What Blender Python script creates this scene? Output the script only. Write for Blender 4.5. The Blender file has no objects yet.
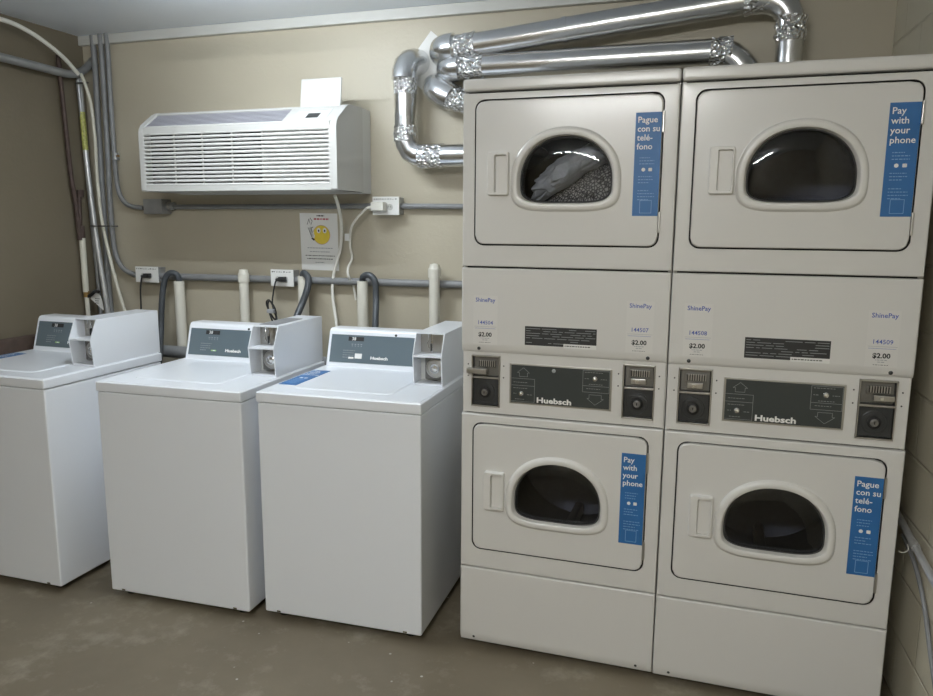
import bpy, bmesh, math, random
import numpy as np
from mathutils import Vector, Matrix, noise
random.seed(7)
C = bpy.context.scene.collection
PI = math.pi

# ------------------------------------------------------------------ camera
CAM = dict(p=(0.8026, -2.4079, 1.5178), yaw=0.315, pit=0.163, rol=0.0068, f=751.737)
cy, sy = math.cos(CAM['yaw']), math.sin(CAM['yaw'])
cp, sp = math.cos(CAM['pit']), math.sin(CAM['pit'])
FW = Vector((-sy*cp, cy*cp, -sp)); RT = Vector((cy, sy, 0)); UP = RT.cross(FW)
cr, sr = math.cos(CAM['rol']), math.sin(CAM['rol'])
R2 = cr*RT + sr*UP; U2 = -sr*RT + cr*UP
CP = Vector(CAM['p'])
def ray(px, py): return FW + R2*((px-466.5)/CAM['f']) - U2*((py-348)/CAM['f'])
def atY(px, py, y): d = ray(px, py); return CP + d*((y-CP.y)/d.y)      # measured spot on a plane parallel to the back wall
def atX(px, py, x): d = ray(px, py); return CP + d*((x-CP.x)/d.x)      # ... to the left wall
cd = bpy.data.cameras.new('camera'); cam = bpy.data.objects.new('camera', cd); C.objects.link(cam)
cd.sensor_width = 36; cd.sensor_fit = 'HORIZONTAL'; cd.lens = CAM['f']/933*36; cd.clip_start = .02
M = Matrix((R2, U2, -FW)).transposed().to_4x4(); M.translation = CP
cam.matrix_world = M
bpy.context.scene.camera = cam

# ------------------------------------------------------------------ materials
MATS = {}
def mat(name, col, rough=.5, metal=0, spec=.5, coat=0, bump=None, vary=None, emit=None, estr=0):
    m = bpy.data.materials.new(name); m.use_nodes = True
    nt = m.node_tree; N = nt.nodes; L = nt.links; b = N['Principled BSDF']
    b.inputs['Base Color'].default_value = (*col, 1); b.inputs['Roughness'].default_value = rough
    b.inputs['Metallic'].default_value = metal; b.inputs['Specular IOR Level'].default_value = spec
    b.inputs['Coat Weight'].default_value = coat; b.inputs['Coat Roughness'].default_value = .15
    tc = N.new('ShaderNodeTexCoord')
    if vary:       # (scale, amount)
        n = N.new('ShaderNodeTexNoise'); n.inputs['Scale'].default_value = vary[0]; n.inputs['Detail'].default_value = 5
        L.new(tc.outputs['Object'], n.inputs['Vector'])
        mx = N.new('ShaderNodeMix'); mx.data_type = 'RGBA'
        mx.inputs['A'].default_value = (*[c*(1-vary[1]) for c in col], 1); mx.inputs['B'].default_value = (*[min(1, c*(1+vary[1])) for c in col], 1)
        L.new(n.outputs['Fac'], mx.inputs['Factor']); L.new(mx.outputs['Result'], b.inputs['Base Color'])
    if bump:       # (scale, strength, distance)
        n = N.new('ShaderNodeTexNoise'); n.inputs['Scale'].default_value = bump[0]; n.inputs['Detail'].default_value = 4
        L.new(tc.outputs['Object'], n.inputs['Vector'])
        bp = N.new('ShaderNodeBump'); bp.inputs['Strength'].default_value = bump[1]; bp.inputs['Distance'].default_value = bump[2]
        L.new(n.outputs['Fac'], bp.inputs['Height']); L.new(bp.outputs['Normal'], b.inputs['Normal'])
    if emit: b.inputs['Emission Color'].default_value = (*emit, 1); b.inputs['Emission Strength'].default_value = estr
    MATS[name] = m; return m
mat('washer_enamel', (.825, .855, .90), .28, coat=.3, bump=(900, .04, .0005))
mat('dryer_enamel', (.68, .672, .648), .30, coat=.25, bump=(700, .05, .0005))
mat('ivory_trim', (.70, .69, .66), .35, coat=.2)
mat('gap_black', (.012, .012, .012), .7)
mat('gasket', (.05, .05, .05), .6)
mat('slate_overlay', (.115, .15, .17), .32, coat=.2)
mat('dark_overlay', (.035, .042, .042), .3, coat=.2)
mat('thin_print', (.30, .32, .32), .5)
mat('white_print', (.85, .85, .83), .5)
mat('grey_print', (.35, .36, .38), .5)
mat('green_led', (.35, .6, .2), .4)
mat('chrome', (.78, .78, .78), .18, 1)
mat('brushed_metal', (.50, .49, .47), .32, 1, bump=(220, .25, .001))
mat('dull_metal', (.20, .195, .185), .42, .8, bump=(160, .3, .001))
mat('dark_metal', (.045, .047, .048), .4, .5, bump=(120, .3, .001))
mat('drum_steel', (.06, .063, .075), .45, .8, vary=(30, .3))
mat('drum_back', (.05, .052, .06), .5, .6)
mat('black_rubber', (.015, .015, .016), .5)
mat('sticker_blue', (.022, .135, .36), .45, vary=(12, .12))
mat('sticker_lightblue', (.22, .40, .66), .4)
mat('print_blue', (.06, .11, .42), .6)
mat('print_black', (.02, .02, .02), .6)
mat('paper', (.78, .78, .76), .7)
mat('label_paper', (.70, .69, .665), .45)
mat('pvc', (.72, .70, .62), .38, coat=.1)
mat('drain_hose', (.055, .062, .07), .42)
mat('grey_pipe', (.22, .225, .23), .45, vary=(14, .2), bump=(60, .2, .001))
mat('galvanised', (.36, .37, .38), .38, .55, vary=(18, .25))
mat('silver_pipe', (.55, .56, .57), .3, .5, vary=(20, .2))
mat('cream_cable', (.66, .64, .55), .45)
mat('white_cord', (.75, .74, .68), .4)
mat('rusty_pipe', (.075, .05, .042), .6, .3, vary=(35, .5))
mat('brass', (.35, .22, .08), .4, .8)
mat('yellow_print', (.42, .43, .12), .45, vary=(90, .7))
mat('ac_plastic', (.53, .53, .51), .42)
mat('ac_grille', (.36, .36, .40), .5)
mat('ac_side', (.60, .61, .60), .45)
mat('smiley_yellow', (.75, .58, .06), .6, vary=(20, .2))
mat('smiley_rim', (.55, .35, .22), .6)
mat('red_print', (.45, .08, .12), .6)
mat('cloth_white', (.84, .86, .80), .9, vary=(25, .35), bump=(60, .6, .006))
mat('ledge_brown', (.085, .058, .045), .75, vary=(25, .4), bump=(50, .4, .004))
mat('fixture_white', (.8, .8, .8), .4)
mat('tube_glow', (1, 1, 1), .5, emit=(.86, .94, 1.0), estr=1)

def nodes(name):
    m = bpy.data.materials.new(name); m.use_nodes = True; MATS[name] = m
    nt = m.node_tree; return nt.nodes, nt.links, nt.nodes['Principled BSDF'], nt
def nn(N, t, **k):
    n = N.new(t)
    for a, v in k.items():
        if a in n.inputs: n.inputs[a].default_value = v
        else: setattr(n, a, v)
    return n
# foil duct: crumpled bright aluminium
N, L, b, nt = nodes('duct_metal')
b.inputs['Base Color'].default_value = (.74, .75, .76, 1); b.inputs['Metallic'].default_value = 1; b.inputs['Roughness'].default_value = .24
tc = N.new('ShaderNodeTexCoord'); n = nn(N, 'ShaderNodeTexNoise', Scale=14.0, Detail=3.0); L.new(tc.outputs['Object'], n.inputs['Vector'])
bp = nn(N, 'ShaderNodeBump', Strength=.25, Distance=.006); L.new(n.outputs['Fac'], bp.inputs['Height']); L.new(bp.outputs['Normal'], b.inputs['Normal'])
N, L, b, nt = nodes('foil_tape')
b.inputs['Base Color'].default_value = (.80, .81, .82, 1); b.inputs['Metallic'].default_value = 1; b.inputs['Roughness'].default_value = .22
tc = N.new('ShaderNodeTexCoord'); v = nn(N, 'ShaderNodeTexVoronoi', Scale=75.0, feature='F1'); n = nn(N, 'ShaderNodeTexNoise', Scale=60.0, Detail=3.0)
L.new(tc.outputs['Object'], v.inputs['Vector']); L.new(tc.outputs['Object'], n.inputs['Vector'])
ad = nn(N, 'ShaderNodeMath', operation='ADD'); L.new(v.outputs['Distance'], ad.inputs[0]); L.new(n.outputs['Fac'], ad.inputs[1])
bp = nn(N, 'ShaderNodeBump', Strength=.8, Distance=.012); L.new(ad.outputs[0], bp.inputs['Height']); L.new(bp.outputs['Normal'], b.inputs['Normal'])
# window glass: clear tinted sheet
m = bpy.data.materials.new('door_glass'); m.use_nodes = True; MATS['door_glass'] = m
N = m.node_tree.nodes; L = m.node_tree.links; N.clear()
o = N.new('ShaderNodeOutputMaterial'); mx = N.new('ShaderNodeMixShader'); t = N.new('ShaderNodeBsdfTransparent'); g = N.new('ShaderNodeBsdfGlossy')
t.inputs['Color'].default_value = (.60, .62, .67, 1); g.inputs['Roughness'].default_value = .04
lw = N.new('ShaderNodeLayerWeight'); lw.inputs['Blend'].default_value = .5
pw = N.new('ShaderNodeMath'); pw.operation = 'POWER'; pw.inputs[1].default_value = 4; L.new(lw.outputs['Facing'], pw.inputs[0])
ma = N.new('ShaderNodeMath'); ma.operation = 'MULTIPLY_ADD'; ma.inputs[1].default_value = .8; ma.inputs[2].default_value = .05; L.new(pw.outputs[0], ma.inputs[0])
L.new(ma.outputs[0], mx.inputs[0]); L.new(t.outputs[0], mx.inputs[1]); L.new(g.outputs[0], mx.inputs[2]); L.new(mx.outputs[0], o.inputs[0])
# pebbled rug
N, L, b, nt = nodes('pebbled_rug')
tc = N.new('ShaderNodeTexCoord'); v = nn(N, 'ShaderNodeTexVoronoi', Scale=95.0); v.feature = 'DISTANCE_TO_EDGE'
L.new(tc.outputs['Object'], v.inputs['Vector'])
r = N.new('ShaderNodeValToRGB'); r.color_ramp.elements[0].color = (.06, .055, .05, 1); r.color_ramp.elements[1].color = (.90, .85, .76, 1)
r.color_ramp.elements[0].position = .05; r.color_ramp.elements[1].position = .28
L.new(v.outputs['Distance'], r.inputs[0]); L.new(r.outputs[0], b.inputs['Base Color']); b.inputs['Roughness'].default_value = .8
bp = nn(N, 'ShaderNodeBump', Strength=.8, Distance=.004); L.new(v.outputs['Distance'], bp.inputs['Height']); L.new(bp.outputs['Normal'], b.inputs['Normal'])
# painted wall
def wallmat(name, c1, c2):
    N, L, b, nt = nodes(name)
    tc = N.new('ShaderNodeTexCoord'); n = nn(N, 'ShaderNodeTexNoise', Scale=1.6, Detail=6.0, Roughness=.6); L.new(tc.outputs['Object'], n.inputs['Vector'])
    mx = N.new('ShaderNodeMix'); mx.data_type = 'RGBA'; mx.inputs['A'].default_value = (*c1, 1); mx.inputs['B'].default_value = (*c2, 1)
    L.new(n.outputs['Fac'], mx.inputs['Factor']); b.inputs['Roughness'].default_value = .42
    n2 = nn(N, 'ShaderNodeTexNoise', Scale=70.0, Detail=4.0); L.new(tc.outputs['Object'], n2.inputs['Vector'])
    bp = nn(N, 'ShaderNodeBump', Strength=.25, Distance=.004); L.new(n2.outputs['Fac'], bp.inputs['Height']); L.new(bp.outputs['Normal'], b.inputs['Normal'])
    L.new(mx.outputs['Result'], b.inputs['Base Color'])
    return N, L, b, mx, bp, tc
wallmat('wall_paint', (.435, .395, .305), (.515, .47, .37))
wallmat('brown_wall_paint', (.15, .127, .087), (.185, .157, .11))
wallmat('trim_paint', (.52, .52, .49), (.56, .56, .53))
wallmat('ceiling_paint', (.80, .85, .92), (.84, .89, .96))  # slight blue tint in the paint stands in for lens flare
N, L, b, mx, bp, tc = wallmat('block_paint', (.55, .51, .40), (.62, .58, .46))
mp = nn(N, 'ShaderNodeMapping'); mp.inputs['Rotation'].default_value = (PI/2, 0, PI/2)
sx = N.new('ShaderNodeSeparateXYZ'); cx_ = N.new('ShaderNodeCombineXYZ'); L.new(tc.outputs['Object'], sx.inputs[0])
L.new(sx.outputs['Y'], cx_.inputs['X']); L.new(sx.outputs['Z'], cx_.inputs['Y'])
bk = N.new('ShaderNodeTexBrick'); bk.inputs['Scale'].default_value = 1; bk.inputs['Brick Width'].default_value = .4; bk.inputs['Row Height'].default_value = .2
bk.inputs['Mortar Size'].default_value = .006; bk.inputs['Mortar Smooth'].default_value = .6
bk.inputs['Color1'].default_value = bk.inputs['Color2'].default_value = (1, 1, 1, 1); bk.inputs['Mortar'].default_value = (0, 0, 0, 1)
L.new(cx_.outputs[0], bk.inputs['Vector'])
bp2 = nn(N, 'ShaderNodeBump', Strength=.9, Distance=.006); L.new(bk.outputs['Color'], bp2.inputs['Height']); L.new(bp.outputs['Normal'], bp2.inputs['Normal'])
L.new(bp2.outputs['Normal'], b.inputs['Normal'])
# floor: painted worn concrete
N, L, b, nt = nodes('floor_concrete')
tc = N.new('ShaderNodeTexCoord')
n1 = nn(N, 'ShaderNodeTexNoise', Scale=1.3, Detail=7.0, Roughness=.62); n2 = nn(N, 'ShaderNodeTexNoise', Scale=5.5, Detail=8.0, Roughness=.7)
v = nn(N, 'ShaderNodeTexVoronoi', Scale=9.0); n3 = nn(N, 'ShaderNodeTexNoise', Scale=2.2, Detail=2.0)
for q in (n1, n2, v, n3): L.new(tc.outputs['Object'], q.inputs['Vector'])
r1 = N.new('ShaderNodeValToRGB'); e = r1.color_ramp.elements; e[0].position = .3; e[0].color = (.132, .108, .072, 1); e[1].position = .72; e[1].color = (.20, .168, .115, 1)
L.new(n1.outputs['Fac'], r1.inputs[0])
r2 = N.new('ShaderNodeValToRGB'); e = r2.color_ramp.elements; e[0].position = .53; e[0].color = (0, 0, 0, 1); e[1].position = .72; e[1].color = (.8, .8, .8, 1)
L.new(n2.outputs['Fac'], r2.inputs[0])
m1 = N.new('ShaderNodeMix'); m1.data_type = 'RGBA'; m1.inputs['B'].default_value = (.28, .255, .20, 1)
L.new(r2.outputs[0], m1.inputs['Factor']); L.new(r1.outputs[0], m1.inputs['A'])
r3 = N.new('ShaderNodeValToRGB'); e = r3.color_ramp.elements; e[0].position = .035; e[0].color = (1, 1, 1, 1); e[1].position = .055; e[1].color = (0, 0, 0, 1)
L.new(v.outputs['Distance'], r3.inputs[0])
r4 = N.new('ShaderNodeValToRGB'); e = r4.color_ramp.elements; e[0].position = .42; e[0].color = (0, 0, 0, 1); e[1].position = .5; e[1].color = (1, 1, 1, 1)
L.new(n3.outputs['Fac'], r4.inputs[0])
mu = nn(N, 'ShaderNodeMath', operation='MULTIPLY'); L.new(r3.outputs[0], mu.inputs[0]); L.new(r4.outputs[0], mu.inputs[1])
m2 = N.new('ShaderNodeMix'); m2.data_type = 'RGBA'; m2.inputs['B'].default_value = (.5, .49, .46, 1)
L.new(mu.outputs[0], m2.inputs['Factor']); L.new(m1.outputs['Result'], m2.inputs['A']); L.new(m2.outputs['Result'], b.inputs['Base Color'])
b.inputs['Roughness'].default_value = .5
bp = nn(N, 'ShaderNodeBump', Strength=.2, Distance=.004); L.new(n2.outputs['Fac'], bp.inputs['Height']); L.new(bp.outputs['Normal'], b.inputs['Normal'])

# ------------------------------------------------------------------ mesh builder
class MB:
    def __init__(s): s.v = []; s.f = []; s.m = []; s.mats = []
    def mi(s, m):
        if m not in s.mats: s.mats.append(m)
        return s.mats.index(m)
    def add(s, vs, fs, m):
        o = len(s.v); s.v += [Vector(q) for q in vs]; k = s.mi(m)
        for f in fs: s.f.append([o+i for i in f]); s.m.append(k)
        return s
    def box(s, x0, x1, y0, y1, z0, z1, m, bev=0, T=None, seg=2):
        bm = bmesh.new(); r = bmesh.ops.create_cube(bm, size=1)
        for q in bm.verts: q.co = Vector(((x0+x1)/2+q.co.x*(x1-x0), (y0+y1)/2+q.co.y*(y1-y0), (z0+z1)/2+q.co.z*(z1-z0)))
        if bev: bmesh.ops.bevel(bm, geom=bm.edges[:], offset=bev, segments=seg, affect='EDGES', profile=.5)
        if T: bmesh.ops.transform(bm, matrix=T, verts=bm.verts)
        bm.verts.index_update()
        s.add([q.co for q in bm.verts], [[w.index for w in f.verts] for f in bm.faces], m); bm.free(); return s
    def loft(s, loops, m, cap0=False, cap1=False, closed=True):
        n = len(loops[0]); vs = [p for l in loops for p in l]; fs = []
        for i in range(len(loops)-1):
            for j in range(n if closed else n-1):
                k = (j+1) % n; fs.append([i*n+j, i*n+k, (i+1)*n+k, (i+1)*n+j])
        if cap0: fs.append(list(range(n))[::-1])
        if cap1: fs.append([(len(loops)-1)*n+j for j in range(n)])
        return s.add(vs, fs, m)
    def cyl(s, p0, p1, r, m, n=24, r1=None, caps=True):
        p0 = Vector(p0); p1 = Vector(p1); d = (p1-p0).normalized(); a = d.orthogonal().normalized(); b_ = d.cross(a)
        ring = lambda p, r: [p+a*(r*math.cos(t*2*PI/n))+b_*(r*math.sin(t*2*PI/n)) for t in range(n)]
        return s.loft([ring(p0, r), ring(p1, r if r1 is None else r1)], m, caps, caps)
    def disc_ring(s, c, d, prof, m, n=32, cap0=None):        # lathe: prof of (radius, height) about axis d at c
        c = Vector(c); d = Vector(d).normalized(); a = d.orthogonal().normalized(); b_ = d.cross(a)
        return s.loft([[c+d*h+a*(r*math.cos(t*2*PI/n))+b_*(r*math.sin(t*2*PI/n)) for t in range(n)] for r, h in prof], m, (prof[0][0] > 1e-5) if cap0 is None else cap0, prof[-1][0] > 1e-5)
    def tube(s, pts, r, m, n=14, smooth=4, wob=0, rf=None):
        P = [Vector(p) for p in pts]
        if smooth and len(P) > 2:
            Q = []
            for i in range(len(P)-1):
                a, b_, c_, d = P[max(i-1, 0)], P[i], P[i+1], P[min(i+2, len(P)-1)]
                for k in range(smooth):
                    t = k/smooth; Q.append(.5*((2*b_)+(-a+c_)*t+(2*a-5*b_+4*c_-d)*t*t+(-a+3*b_-3*c_+d)*t**3))
            Q.append(P[-1]); P = Q
        T = []
        for i in range(len(P)):
            a = P[max(i-1, 0)]; b_ = P[min(i+1, len(P)-1)]; T.append((b_-a).normalized())
        u = T[0].orthogonal().normalized(); loops = []
        for i, p in enumerate(P):
            u = (u-T[i]*u.dot(T[i])).normalized(); w = T[i].cross(u); loop = []
            for k in range(n):
                rr = r if rf is None else r*rf(i/(len(P)-1))
                if 0 < i < len(P)-1:      # mitre
                    pass
                q = p+(u*math.cos(k*2*PI/n)+w*math.sin(k*2*PI/n))*rr
                if wob: q += (q-p).normalized()*wob*noise.noise(q*45)
                loop.append(q)
            loops.append(loop)
        return s.loft(loops, m, True, True)
    def prism(s, prof, x0, x1, m, axis='x'):      # prof of (y,z) extruded along x
        l0 = [(x0, a, b_) for a, b_ in prof]; l1 = [(x1, a, b_) for a, b_ in prof]
        return s.loft([l0, l1], m, True, True)
    def quad(s, a, b_, c_, d, m): return s.add([a, b_, c_, d], [[0, 1, 2, 3]], m)
    def text(s, txt, size, org, ux, uy, m, bold=0., align='LEFT', wx=1.):
        key = (txt, bold, align)
        if key not in TXT:
            cu = bpy.data.curves.new('t', 'FONT'); cu.body = txt; cu.offset = bold; cu.align_x = align; cu.resolution_u = 2; cu.extrude = 0; cu.fill_mode = 'FRONT' if False else 'BOTH'
            ob = bpy.data.objects.new('t', cu); C.objects.link(ob); bpy.context.view_layer.update()
            me = bpy.data.meshes.new_from_object(ob.evaluated_get(bpy.context.evaluated_depsgraph_get()))
            TXT[key] = ([q.co.copy() for q in me.vertices], [list(f.vertices) for f in me.polygons])
            bpy.data.objects.remove(ob); bpy.data.curves.remove(cu); bpy.data.meshes.remove(me)
        vs, fs = TXT[key]; org = Vector(org); ux = Vector(ux).normalized()*size*wx; uy = Vector(uy).normalized()*size
        return s.add([org+ux*q.x+uy*q.y for q in vs], fs, m)
TXT = {}
def obj(name, mb, parent=None, recentre=False, sharp=32):
    me = bpy.data.meshes.new(name); vs = [v.copy() for v in mb.v]; off = Vector((0, 0, 0))
    if parent is None or recentre:
        off = Vector(((min(v.x for v in vs)+max(v.x for v in vs))/2, (min(v.y for v in vs)+max(v.y for v in vs))/2, min(v.z for v in vs)))
        vs = [v-off for v in vs]
    me.from_pydata([tuple(v) for v in vs], [], mb.f)
    for k in mb.mats: me.materials.append(MATS[k])
    me.polygons.foreach_set('material_index', mb.m); me.polygons.foreach_set('use_smooth', [True]*len(mb.f))
    me.validate()
    bm = bmesh.new(); bm.from_mesh(me); bmesh.ops.recalc_face_normals(bm, faces=bm.faces); bm.to_mesh(me); bm.free()
    me.set_sharp_from_angle(angle=math.radians(sharp)); me.update()
    o = bpy.data.objects.new(name, me); C.objects.link(o); o.location = off
    wn = o.modifiers.new('weighted_normal', 'WEIGHTED_NORMAL'); wn.keep_sharp = True; wn.mode = 'FACE_AREA'
    if parent: o.parent = parent
    return o
def tag(o, label=None, cat=None, group=None, kind=None):
    if label: o['label'] = label
    if cat: o['category'] = cat
    if group: o['group'] = group
    if kind: o['kind'] = kind
    return o
def thing(name, label, cat, loc=(0, 0, 0), rz=0, group=None):
    o = bpy.data.objects.new(name, None); C.objects.link(o); o.location = loc; o.rotation_euler = (0, 0, rz); o.empty_display_size = .1
    return tag(o, label, cat, group)
class W:       # a thing whose parts are given in world coordinates
    def __init__(s, name, label, cat, base, group=None):
        s.o = thing(name, label, cat, base, 0, group); s.b = Vector(base)
    def part(s, name, mb, parent=None, sharp=32):
        for i in range(len(mb.v)): mb.v[i] = mb.v[i]-s.b
        return obj(name, mb, parent or s.o, sharp=sharp)

# ------------------------------------------------------------------ room
WY = .96; LX = -2.46; RX = 1.45; RA = .045; CZ = 2.485; BY = -4.6
def struct(name, mb): return tag(obj(name, mb), kind='structure')
struct('floor', MB().box(LX-.1, 1.9, BY-.1, WY+.1, -.1, 0, 'floor_concrete'))
struct('ceiling', MB().box(LX-.1, 1.9, BY-.1, WY+.1, CZ, CZ+.1, 'ceiling_paint'))
struct('wall_back', MB().box(LX-.1, 1.42, WY, WY+.1, 0, CZ, 'wall_paint'))
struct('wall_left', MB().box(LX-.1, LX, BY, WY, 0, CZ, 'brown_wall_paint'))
struct('wall_front', MB().box(LX-.1, 1.9, BY-.1, BY, 0, CZ, 'wall_paint'))
rw = struct('wall_right', MB().box(0, .1, -4.7-0, 1.0, 0, CZ, 'block_paint'))
rw.data.transform(Matrix.Translation((.05, -1.85, 0))); rw.location = (RX, 0, 0); rw.rotation_euler = (0, 0, RA)
struct('trim_1', MB().box(LX, RX-.05, WY-.03, WY, 2.437, CZ, 'trim_paint', .004))
# rough brown masonry ledge low on the left wall beside the first washer
mb = MB().box(LX, LX+.07, -2.2, WY, .82, .955, 'ledge_brown', .012); struct('trim_2', mb)

# ------------------------------------------------------------------ stacked dryers
def rrect(x0, x1, z0, z1, r, n=8):
    P = []
    for cx, cz, a0 in ((x1-r, z1-r, 0), (x0+r, z1-r, 90), (x0+r, z0+r, 180), (x1-r, z0+r, 270)):
        for k in range(n+1):
            a = math.radians(a0+90*k/n); P.append((cx+r*math.cos(a), cz+r*math.sin(a)))
    return P
def dshape(cx, zc, hw, up, dn, grow=0, n=96):
    P = []
    for k in range(n):
        a = 2*PI*k/n; c_, s_ = math.cos(a), math.sin(a); e = 2.15 if s_ >= 0 else 4.0
        P.append((cx+(hw+grow)*math.copysign(abs(c_)**(2/e), c_), zc+((up if s_ >= 0 else dn)+grow)*math.copysign(abs(s_)**(2/e), s_)))
    return P
def polar(poly, cx, cz, ths):
    out = []; n = len(poly)
    for t in ths:
        dx, dz = math.cos(t), math.sin(t); best = None
        for i in range(n):
            ax, az = poly[i][0]-cx, poly[i][1]-cz; bx, bz = poly[(i+1) % n][0]-cx, poly[(i+1) % n][1]-cz
            ex, ez = bx-ax, bz-az; den = dx*ez-dz*ex
            if abs(den) < 1e-12: continue
            r_ = (ax*ez-az*ex)/den; u = (ax*dz-az*dx)/den
            if r_ > 0 and -1e-7 <= u <= 1+1e-7 and (best is None or r_ > best): best = r_
        out.append((cx+dx*best, cz+dz*best))
    return out
def rings(mb, specs, m, cx, cz, extra=()):
    ths = sorted(set([2*PI*k/120 for k in range(120)]+[a % (2*PI) for a in extra]))
    mb.loft([[(x, y, z) for x, z in polar(poly, cx, cz, ths)] for poly, y in specs], m)
def rect(x0, x1, z0, z1): return [(x1, z1), (x0, z1), (x0, z0), (x1, z0)]
DWd, DD = .6818, .70
X = (1, 0, 0); Z = (0, 0, 1)
def small_lines(mb, x0, x1, z, m, y, n=1, step=.009, h=.0022, seed=0, ux=Vector(X), uz=Vector(Z), org=Vector((0, 0, 0)), center=False):
    rnd = random.Random(seed+int(z*1e4))
    for k in range(n):
        w = (x1-x0)*rnd.uniform(.55, 1); a = (x0+x1)/2-w/2 if center else x0; e = a+w
        while a < e-.002:
            l = min(rnd.uniform(.003, .009), e-a)
            p = org+ux*a+uz*(z-k*step)+Vector((0, y, 0)) if y is not None else org+ux*a+uz*(z-k*step)
            mb.quad(p, p+ux*l, p+ux*l+uz*h, p+uz*h, m); a += l+.0022
def pay_sticker(parent, x0, x1, z0, z1, y, words, scale=1):
    mb = MB().box(x0, x1, y-.0008, y, z0, z1, 'sticker_blue')
    yt = y-.0014; z = z1-.030; sz = .0255
    for w_ in words: mb.text(w_, sz, (x0+.006, yt, z), X, Z, 'white_print', .012); z -= .0262
    xm = (x0+x1)/2; zz = z-.012
    small_lines(mb, x0+.016, x1-.012, zz+.012, 'sticker_lightblue', yt, 3, .009)
    zz -= .022
    mb.disc_ring((xm-.010, yt, zz), (0, -1, 0), [(.0058, 0), (.0058, .0002)], 'white_print', 12)      # two small store marks: a round one and a rounded square one
    mb.box(xm+.005, xm+.016, yt-.0002, yt, zz-.005, zz+.005, 'white_print', .0015)
    small_lines(mb, x0+.014, x1-.010, zz-.022, 'sticker_lightblue', yt, 3, .009, seed=3)
    small_lines(mb, x0+.014, x1-.010, zz-.064, 'sticker_lightblue', yt, 4, .009, seed=5)
    for a in ((xm-.017, xm+.019, z0+.046, z0+.0475), (xm-.017, xm+.019, z0+.008, z0+.0095), (xm-.017, xm-.0155, z0+.008, z0+.0475), (xm+.0175, xm+.019, z0+.008, z0+.0475)):
        mb.quad((a[0], yt, a[2]), (a[1], yt, a[2]), (a[1], yt, a[3]), (a[0], yt, a[3]), 'sticker_lightblue')
    o = obj('payment_sticker', mb, parent); o['label'] = 'blue sticker with white lettering'; return o
def price_sticker(parent, xc, y, num):
    mb = MB().box(xc-.042, xc+.042, y-.0004, y, 1.118, 1.283, 'label_paper')
    yt = y-.0010
    mb.text('ShinePay', .0195, (xc, yt, 1.262), X, Z, 'print_blue', .012, 'CENTER')
    mb.text(num, .0185, (xc, yt, 1.186), X, Z, 'print_blue', .006, 'CENTER')
    mb.quad((xc-.038, yt, 1.178), (xc+.040, yt, 1.178), (xc+.040, yt, 1.1788), (xc-.038, yt, 1.1788), 'grey_print')
    mb.quad((xc-.036, yt, 1.172), (xc+.036, yt, 1.172), (xc+.036, yt, 1.1728), (xc-.036, yt, 1.1728), 'print_blue')
    mb.text('$2.00', .0200, (xc, yt, 1.145), X, Z, 'print_black', .032, 'CENTER', 1.04)
    small_lines(mb, xc-.018, xc+.018, 1.138, 'grey_print', yt, 1, center=True); small_lines(mb, xc-.010, xc+.010, 1.132, 'grey_print', yt, 1, center=True)
    small_lines(mb, xc-.026, xc+.026, 1.124, 'print_black', yt, 1, h=.0014, center=True)
    return obj('price_sticker', mb, parent)
def screw(mb, x, y, z, m='dark_metal', r=.006): mb.disc_ring((x, y, z), (0, -1, 0), [(r, 0), (r, .001), (r*.7, .0022), (.0001, .0026)], m, 14)

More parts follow.
